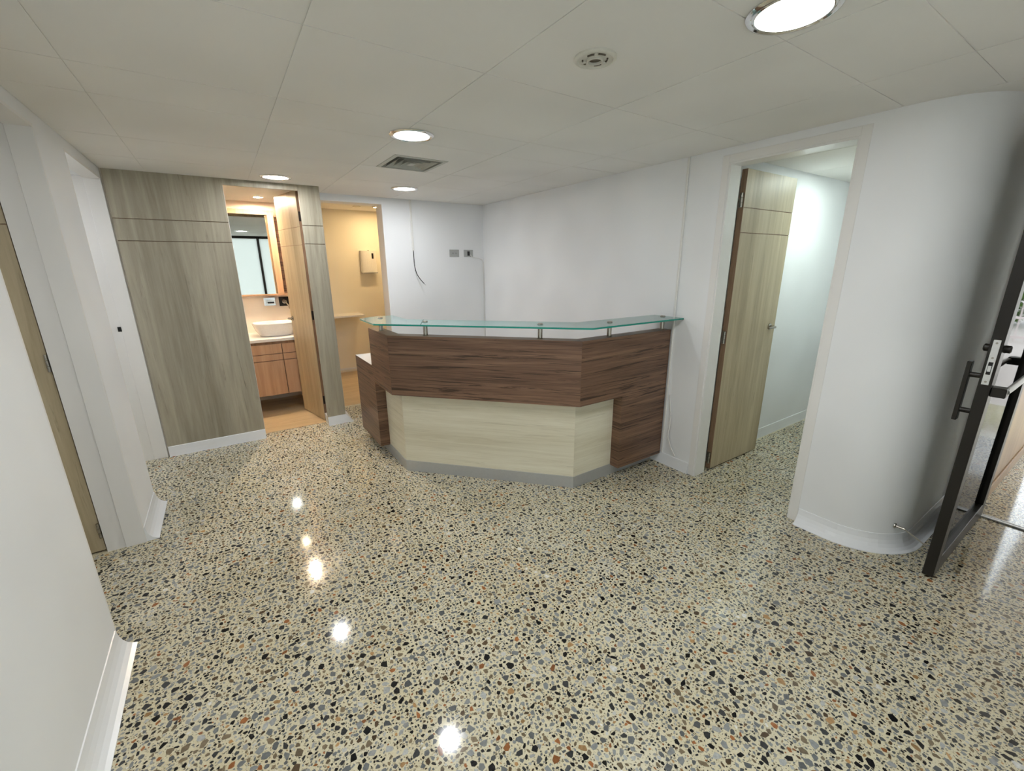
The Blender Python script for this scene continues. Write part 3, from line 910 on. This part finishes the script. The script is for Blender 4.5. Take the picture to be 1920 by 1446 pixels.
# ------------------------------------------------------------------ air diffuser
vt = empty('air_vent', ((VX0 + VX1) / 2, (VY0 + VY1) / 2, H)); tag(vt, 'square louvred ceiling air vent with dark slots', 'air vent')
vc = ((VX0 + VX1) / 2, (VY0 + VY1) / 2); hx, hy = (VX1 - VX0) / 2, (VY1 - VY0) / 2
def sq_ring(levels, name, mat):
    b = MB(); n = len(levels); vs = []
    for k, z in levels:
        vs.append([b.bm.verts.new((vc[0] + sx * (hx - k), vc[1] + sy * (hy - k), z)) for sx, sy in ((-1, -1), (1, -1), (1, 1), (-1, 1))])
    for i in range(n):
        A, B = vs[i], vs[(i + 1) % n]
        for q in range(4):
            b.bm.faces.new([A[q], A[(q + 1) % 4], B[(q + 1) % 4], B[q]])
    return b.build(name, mat, vt)
sq_ring([(0, H), (0, H - 0.004), (0.028, H - 0.006), (0.030, H + 0.03), (0.024, H + 0.03), (0.020, H)], 'frame', 'vent')
for i, k in enumerate((0.055, 0.098, 0.141)):
    sq_ring([(k, H - 0.006), (k + 0.036, H + 0.048), (k + 0.0375, H + 0.048), (k + 0.0025, H - 0.006)], 'louvre', 'vent')
b = MB(); b.box(vc[0] - hx + 0.178, vc[0] + hx - 0.178, vc[1] - hy + 0.178, vc[1] + hy - 0.178, H - 0.006, H - 0.003); b.build('centre_plate', 'vent', vt)
box('duct', VX0 + 0.013, VX1 - 0.013, VY0 + 0.013, VY1 - 0.013, H + 0.07, H + 0.09, 'dark_void', vt)
b = MB()
for x0, x1, y0, y1 in ((VX0 + 0.013, VX0 + 0.018, VY0 + 0.013, VY1 - 0.013), (VX1 - 0.018, VX1 - 0.013, VY0 + 0.013, VY1 - 0.013),
                       (VX0 + 0.018, VX1 - 0.018, VY0 + 0.013, VY0 + 0.018), (VX0 + 0.018, VX1 - 0.018, VY1 - 0.018, VY1 - 0.013)):
    b.box(x0, x1, y0, y1, H + 0.031, H + 0.07)
b.build('duct_collar', 'dark_void', vt)

# ------------------------------------------------------------------ smoke detector base
sd = empty('smoke_detector', (1.285, 1.365, H)); tag(sd, 'round ivory smoke detector base without its head', 'smoke detector')
mws = Matrix.Translation((1.285, 1.365, H))
b = MB(); b.lathe([(0.078, 0), (0.078, -0.006), (0.074, -0.010), (0.066, -0.011), (0.064, -0.007), (0.060, -0.006), (0, -0.006)], 48); b.build('base_plate', 'ivory', sd, mws)
b = MB(); b.lathe([(0.030, -0.006), (0.030, -0.014), (0.025, -0.015), (0.024, -0.007), (0.024, -0.006)], 36); b.build('socket_ring', 'ivory', sd, mws)
b = MB(); b.lathe([(0.0235, -0.0064), (0, -0.0064)], 30); b.build('socket_recess', 'ivory_dark', sd, mws)
for a0, a1, rr in ((0.3, 0.9, 0.045), (1.7, 2.5, 0.046), (3.3, 3.9, 0.044), (4.2, 4.8, 0.048), (5.4, 6.0, 0.045)):
    b = MB(); b.tube([(rr * math.cos(a0 + (a1 - a0) * k / 6), rr * math.sin(a0 + (a1 - a0) * k / 6), -0.0075) for k in range(7)], 0.0032, 6); b.build('contact_slot', 'ivory_dark', sd, mws)
for a in (0.0, 2.2, 4.0):
    b = MB(); b.box(-0.010, 0.010, -0.005, 0.005, -0.012, -0.006, 0.001)
    b.build('terminal', 'ivory', sd, mws @ Matrix.Rotation(a, 4, 'Z') @ Matrix.Translation((0.044, 0, 0)))

# ------------------------------------------------------------------ back wall fittings
def outlet(xc, zc, label):
    t = empty('wall_outlet', (xc, YB, zc)); tag(t, label, 'outlet', 'grey outlets on the back wall')
    box('cover_plate', xc - 0.066, xc + 0.066, YB - 0.007, YB, zc - 0.044, zc + 0.044, 'grey_plastic', t, 0.003)
    return t
o1 = outlet(2.515, 1.80, 'grey double outlet plate on the back wall, nothing plugged in')
box('socket_insert', 2.475, 2.555, YB - 0.010, YB - 0.0072, 1.776, 1.824, 'grey_plastic', o1, 0.001)
for x in (2.492, 2.532):
    for dx, w_ in ((-0.007, 0.003), (0.007, 0.003)):
        box('slot', x + dx - w_ / 2, x + dx + w_ / 2, YB - 0.0106, YB - 0.0098, 1.792, 1.808, 'black', o1)
o2 = outlet(2.715, 1.80, 'grey outlet plate nearest the corner with a dark open socket')
box('socket_insert', 2.675, 2.755, YB - 0.010, YB - 0.0072, 1.776, 1.824, 'grey_plastic', o2, 0.001)
box('open_socket', 2.696, 2.730, YB - 0.0112, YB - 0.0098, 1.772, 1.825, 'black', o2)
cb = MB(); cb.tube([(2.735, YB - 0.012, 1.785), (2.76, YB - 0.02, 1.755), (2.80, YB - 0.018, 1.748), (2.86, YB - 0.012, 1.742), (2.91, YB - 0.01, 1.725), (2.925, YB - 0.012, 1.69),
                    (2.929, YB - 0.010, 1.6), (2.930, YB - 0.009, 1.2), (2.930, YB - 0.009, 0.11)], 0.0045, 8)
tag(cb.build('white_cable', 'white_plastic'), 'white cable from the corner outlet running down the corner', 'cable')
cd = MB(); cd.box(1.964, 1.986, YB - 0.016, YB, 1.815, H - 0.001, 0.003)
tag(cd.build('cable_trunking', 'white_plastic'), 'slim white cable trunking from the ceiling to the hanging wire', 'trunking')
hw = empty('hanging_wire', (1.975, YB, 1.815)); tag(hw, 'loose black wire hanging from the trunking on the back wall', 'wire')
def curve(P, n=20):
    P = [Vector(p) for p in P]; out = []
    for i in range(len(P) - 1):
        p0, p1, p2, p3 = P[max(i - 1, 0)], P[i], P[i + 1], P[min(i + 2, len(P) - 1)]
        for k in range(n):
            t = k / n
            out.append(0.5 * ((2 * p1) + (p2 - p0) * t + (2 * p0 - 5 * p1 + 4 * p2 - p3) * t * t + (3 * p1 - p0 - 3 * p2 + p3) * t ** 3))
    out.append(P[-1]); return out
b = MB(); b.tube(curve([(1.974, YB - 0.012, 1.83), (1.972, YB - 0.018, 1.75), (1.972, YB - 0.03, 1.65), (1.985, YB - 0.05, 1.56), (2.02, YB - 0.075, 1.49), (2.055, YB - 0.09, 1.445)], 6), 0.0048, 8); b.build('black_core', 'black', hw)
b = MB(); b.tube(curve([(1.978, YB - 0.010, 1.82), (1.977, YB - 0.014, 1.72), (1.980, YB - 0.02, 1.62), (1.995, YB - 0.045, 1.545), (2.03, YB - 0.075, 1.475), (2.072, YB - 0.095, 1.425)], 6), 0.0028, 6); b.build('grey_core', 'grey_plastic', hw)
b = MB(); b.lathe([(0, 0), (0.008, 0), (0.008, -0.006), (0, -0.006)], 12, (1.975, YB - 0.0095, 1.825), 'Y'); b.build('exit_grommet', 'black', hw)
cd = MB(); cd.box(XR - 0.013, XR, 2.098, 2.116, 0.10, H - 0.001, 0.004)
tag(cd.build('cable_trunking', 'white_plastic'), 'slim white vertical trunking on the right wall beside the desk', 'trunking')
b = MB(); b.tube(curve([(XR - 0.016, 2.075, 0.62), (XR - 0.012, 2.060, 0.50), (XR - 0.02, 2.045, 0.45), (XR - 0.035, 2.035, 0.36), (XR - 0.030, 2.045, 0.27), (XR - 0.025, 2.01, 0.18), (XR - 0.022, 1.965, 0.115)], 6), 0.0045, 8)
tag(b.build('white_cable', 'white_plastic'), 'thin white cable dangling beside the right end of the desk', 'cable')

# ------------------------------------------------------------------ bathroom
van = empty('vanity_cabinet', (0.4, 5.5, 0)); tag(van, 'wall-hung oak vanity cabinet under the bathroom basin', 'vanity')
VL, VR, VF, VB = -0.12, 0.795, 5.50, 6.14
box('body', VL, VR, VF + 0.02, VB, 0.215, 0.80, 'walnut', van)
box('recessed_rail', VL, VR, VF + 0.012, VF + 0.03, 0.80, 0.838, 'oak_edge', van)
xs = [VL, 0.482, VR]
for a, c in zip(xs, xs[1:]):
    for k, (z0, z1) in enumerate(((0.215, 0.618), (0.622, 0.694), (0.698, 0.808))):
        box(('door', 'drawer', 'drawer')[k], a + 0.0035, c - 0.0035, VF, VF + 0.019, z0 + 0.0015, z1 - 0.0015, 'vanity', van, 0.001)
ct = MB(); ct.box(VL, VR, VF - 0.015, VB, 0.838, 0.872, 0.003)
tag(ct.build('bathroom_countertop', 'worktop'), 'white bathroom countertop on the oak vanity', 'countertop')

def loft(rings, n=48, p=3.2):
    b = MB(); R = []
    for rx, ry, z in rings:
        ring = []
        for k in range(n):
            a = 2 * PI * k / n; c, s = math.cos(a), math.sin(a)
            ring.append(b.bm.verts.new((math.copysign(abs(c) ** (2 / p), c) * rx, math.copysign(abs(s) ** (2 / p), s) * ry, z)))
        R.append(ring)
    for A, B in zip(R, R[1:]):
        for k in range(n):
            f = b.bm.faces.new([A[k], A[(k + 1) % n], B[(k + 1) % n], B[k]]); f.smooth = True
    b.bm.faces.new(R[0][::-1]); b.bm.faces.new(R[-1])
    return b
bs = empty('vessel_basin', (0.475, 5.78, 0.872)); tag(bs, 'white ceramic vessel basin on the bathroom countertop', 'basin')
mwb = Matrix.Translation((0.475, 5.78, 0.872))
loft([(0.155, 0.11, 0), (0.175, 0.125, 0.006), (0.215, 0.155, 0.075), (0.232, 0.168, 0.125), (0.240, 0.175, 0.148), (0.238, 0.173, 0.153), (0.228, 0.164, 0.152), (0.222, 0.158, 0.140), (0.20, 0.138, 0.06), (0.15, 0.10, 0.022), (0.05, 0.04, 0.016)]).build('bowl', 'ceramic', bs, mwb)
b = MB(); b.lathe([(0, 0.022), (0.02, 0.022), (0.02, 0.017), (0, 0.017)], 20); b.build('drain', 'chrome', bs, mwb)

fc = empty('wall_faucet', (0.48, 6.14, 1.235)); tag(fc, 'chrome wall spout above the basin', 'faucet')
box('spout', 0.432, 0.532, 5.99, 6.138, 1.222, 1.262, 'chrome', fc, 0.006, seg=3)
box('spout_mouth', 0.446, 0.518, 5.9885, 5.9905, 1.228, 1.248, 'black', fc)
box('wall_plate', 0.418, 0.546, 6.130, 6.1395, 1.190, 1.290, 'chrome', fc, 0.003)
tv = empty('mixer_valve', (0.64, 6.14, 1.235)); tag(tv, 'square mixer plate, coloured dark for its reflection, with lever beside the spout', 'tap')
box('square_plate', 0.585, 0.695, 6.126, 6.1395, 1.180, 1.290, 'bronze', tv, 0.003)  # chrome plate, its brown reflection put into a dark colour
b = MB(); b.lathe([(0, 0), (0.026, 0), (0.026, -0.03), (0.020, -0.036), (0, -0.036)], 24, (0.64, 6.126, 1.238), 'Y'); b.build('knob', 'chrome', tv)
b = MB(); b.tube([(0.645, 6.098, 1.240), (0.675, 6.06, 1.19), (0.685, 6.05, 1.15)], 0.008, 10); b.build('lever', 'nickel', tv)

mc = empty('mirror_cabinet', (0.3, 6.14, 1.3)); tag(mc, 'oak-framed bathroom mirror with open side niche', 'mirror')
box('mirror_pane', -0.32, 0.583, 6.060, 6.066, 1.337, 2.240, 'mirror', mc)
box('backing', -0.36, 0.582, 6.066, 6.139, 1.320, 2.285, 'vanity', mc)
box('top_frame', -0.36, 0.66, 6.048, 6.066, 2.2405, 2.290, 'vanity', mc, 0.001)
box('side_frame', 0.5835, 0.650, 6.048, 6.139, 1.337, 2.2400, 'vanity', mc, 0.001)
box('bottom_frame', -0.36, 0.79, 6.052, 6.0655, 1.318, 1.3365, 'vanity', mc)
box('niche_back', 0.6505, 0.79, 6.125, 6.139, 1.337, 2.24, 'walnut', mc)
box('niche_side', 0.775, 0.793, 6.048, 6.1245, 1.337, 2.24, 'walnut', mc)
for z in (1.337, 1.62, 1.93, 2.222):
    box('niche_shelf', 0.6505, 0.7745, 6.050, 6.1245, z, z + 0.016, 'walnut', mc)

# ------------------------------------------------------------------ corridor things
sh = empty('wall_shelf', (1.3, 7.1, 0.92)); tag(sh, 'white shelf board on the yellow corridor wall', 'shelf')
box('board', 0.95, 1.775, 6.72, 7.099, 0.915, 0.945, 'worktop', sh, 0.003)
box('bracket', 0.99, 1.02, 6.80, 7.099, 0.80, 0.9145, 'worktop', sh)
dsp = empty('towel_dispenser', (2.0, 7.1, 1.55)); tag(dsp, 'white paper towel dispenser on the yellow corridor wall', 'dispenser')
b = MB(); pl_ = []
for k in range(13):
    a = PI * k / 12
    pl_.append((0.118 * math.cos(a) if abs(math.cos(a)) < 0.98 else math.copysign(0.118, math.cos(a)), -0.055 - 0.055 * math.sin(a)))
b.prism([(0.118, 0)] + pl_ + [(-0.118, 0)], 0, 0.325)
b.build('cover', 'white_plastic', dsp, Matrix.Translation((2.0, 7.099, 1.56)))
box('level_window', 2.035, 2.062, 6.985, 6.9965, 1.765, 1.845, 'black', dsp, 0.001)
box('bottom_lip', 1.885, 2.115, 7.0, 7.099, 1.545, 1.5595, 'grey_plastic', dsp)
b = MB(); b.lathe([(0, 0), (0.008, 0), (0.008, 0.008), (0, 0.008)], 12, (2.0, 7.03, 1.885)); b.build('lock', 'black', dsp)
spk = MB(); spk.lathe([(0, -0.012), (0.02, -0.012), (0.05, -0.006), (0.055, 0)], 30)
tag(spk.build('smoke_alarm', 'ivory', mw=Matrix.Translation((1.78, 6.62, HC))), 'flat ivory alarm disc on the yellow corridor ceiling', 'smoke alarm')

# ------------------------------------------------------------------ outside the entrance
og = MB(); og.box(4.09, 60, -20, 30, -0.20, -0.02)
og = og.build('ground', 'beige_tile'); tag(og, 'pale paved ground outside the entrance', 'ground', kind='structure')
for i in range(8):
    for j in range(5):
        x0 = 4.10 + i * 1.24; y0 = 0.46 + j * 0.62
        box('paving_tile', x0, x0 + 1.235, y0, y0 + 0.615, -0.02, -0.002, 'beige_tile', og, 0.003)
tp = box('partition_panel', 4.26, 6.6, 0.405, 0.45, 0.0, 2.4, 'tan', bev=0.003)
tag(tp, 'tan panel wall outside the entrance beside the terrazzo', 'partition')
box('skirting', 4.26, 6.6, 0.395, 0.405, 0.0, 0.10, 'tan', tp, 0.002)
rf = MB(); rf.box(4.09, 12.0, -1.6, 0.44, 2.45, 2.6); rf.box(4.09, 12.0, -1.6, -1.5, -0.02, 2.45)  # passage roof and side wall out of view, extended to hold back daylight
tag(rf.build('roof', 'ceil'), 'covered passage outside the entrance, out of view and lengthened to limit daylight', 'roof', kind='structure')

fn = empty('steel_fence', (14, 1.5, 0)); tag(fn, 'white barred steel fence seen through the glass door', 'fence')
for z in (0.06, 0.47, 2.0):
    box('rail', 13.98, 14.02, -3.0, 6.0, z, z + 0.05, 'rail_white', fn)
bar0 = None
for k in range(60):
    y = -2.95 + k * 0.15
    if bar0 is None:
        bar0 = box('bar', -0.012, 0.012, -0.012, 0.012, 0, 2.1, 'rail_white', fn, mw=Matrix.Translation((14, y, 0)))
    else:
        c = bar0.copy(); COL.objects.link(c); c.location = bar0.location + Vector((0, 0.15 * k, 0))

def shrub(x, y, z, rx, rz, n, label, seed):
    rng = np.random.default_rng(seed)
    t = empty('leafy_tree', (x, y, 0)); tag(t, label, 'tree', 'trees behind the steel fence')
    b = MB(); b.tube([(x, y, 0), (x + 0.1, y, z * 0.5), (x, y + 0.1, z)], [0.12, 0.09, 0.06], 8); b.build('trunk', 'bark', t)
    u = rng.normal(size=(n, 3)); u /= np.linalg.norm(u, axis=1)[:, None]
    c = u * (rng.uniform(0.35, 1.0, (n, 1)) ** 0.5) * np.array([rx, rx, rz]) + np.array([x, y, z])
    a = rng.normal(size=(n, 3)); a /= np.linalg.norm(a, axis=1)[:, None]
    d = np.cross(a, rng.normal(size=(n, 3))); d /= np.linalg.norm(d, axis=1)[:, None]
    s = rng.uniform(0.05, 0.11, (n, 1))
    V = np.stack([c - a * s, c + d * s * 0.5, c + a * s, c - d * s * 0.5], 1).reshape(-1, 3)
    me = bpy.data.meshes.new('foliage')
    me.from_pydata(V.tolist(), [], [(4 * i, 4 * i + 1, 4 * i + 2, 4 * i + 3) for i in range(n)])
    tag(link('foliage', me, 'leaf', t), kind='stuff')
shrub(16.5, 1.3, 1.5, 1.3, 1.6, 4000, 'dense green tree straight behind the steel fence', 3)
shrub(17.5, 4.4, 1.7, 1.5, 1.8, 4000, 'broad green tree behind the fence, left of the others', 4)
shrub(18.0, -1.8, 1.6, 1.4, 1.7, 4000, 'rounded green tree behind the fence, right of the others', 5)
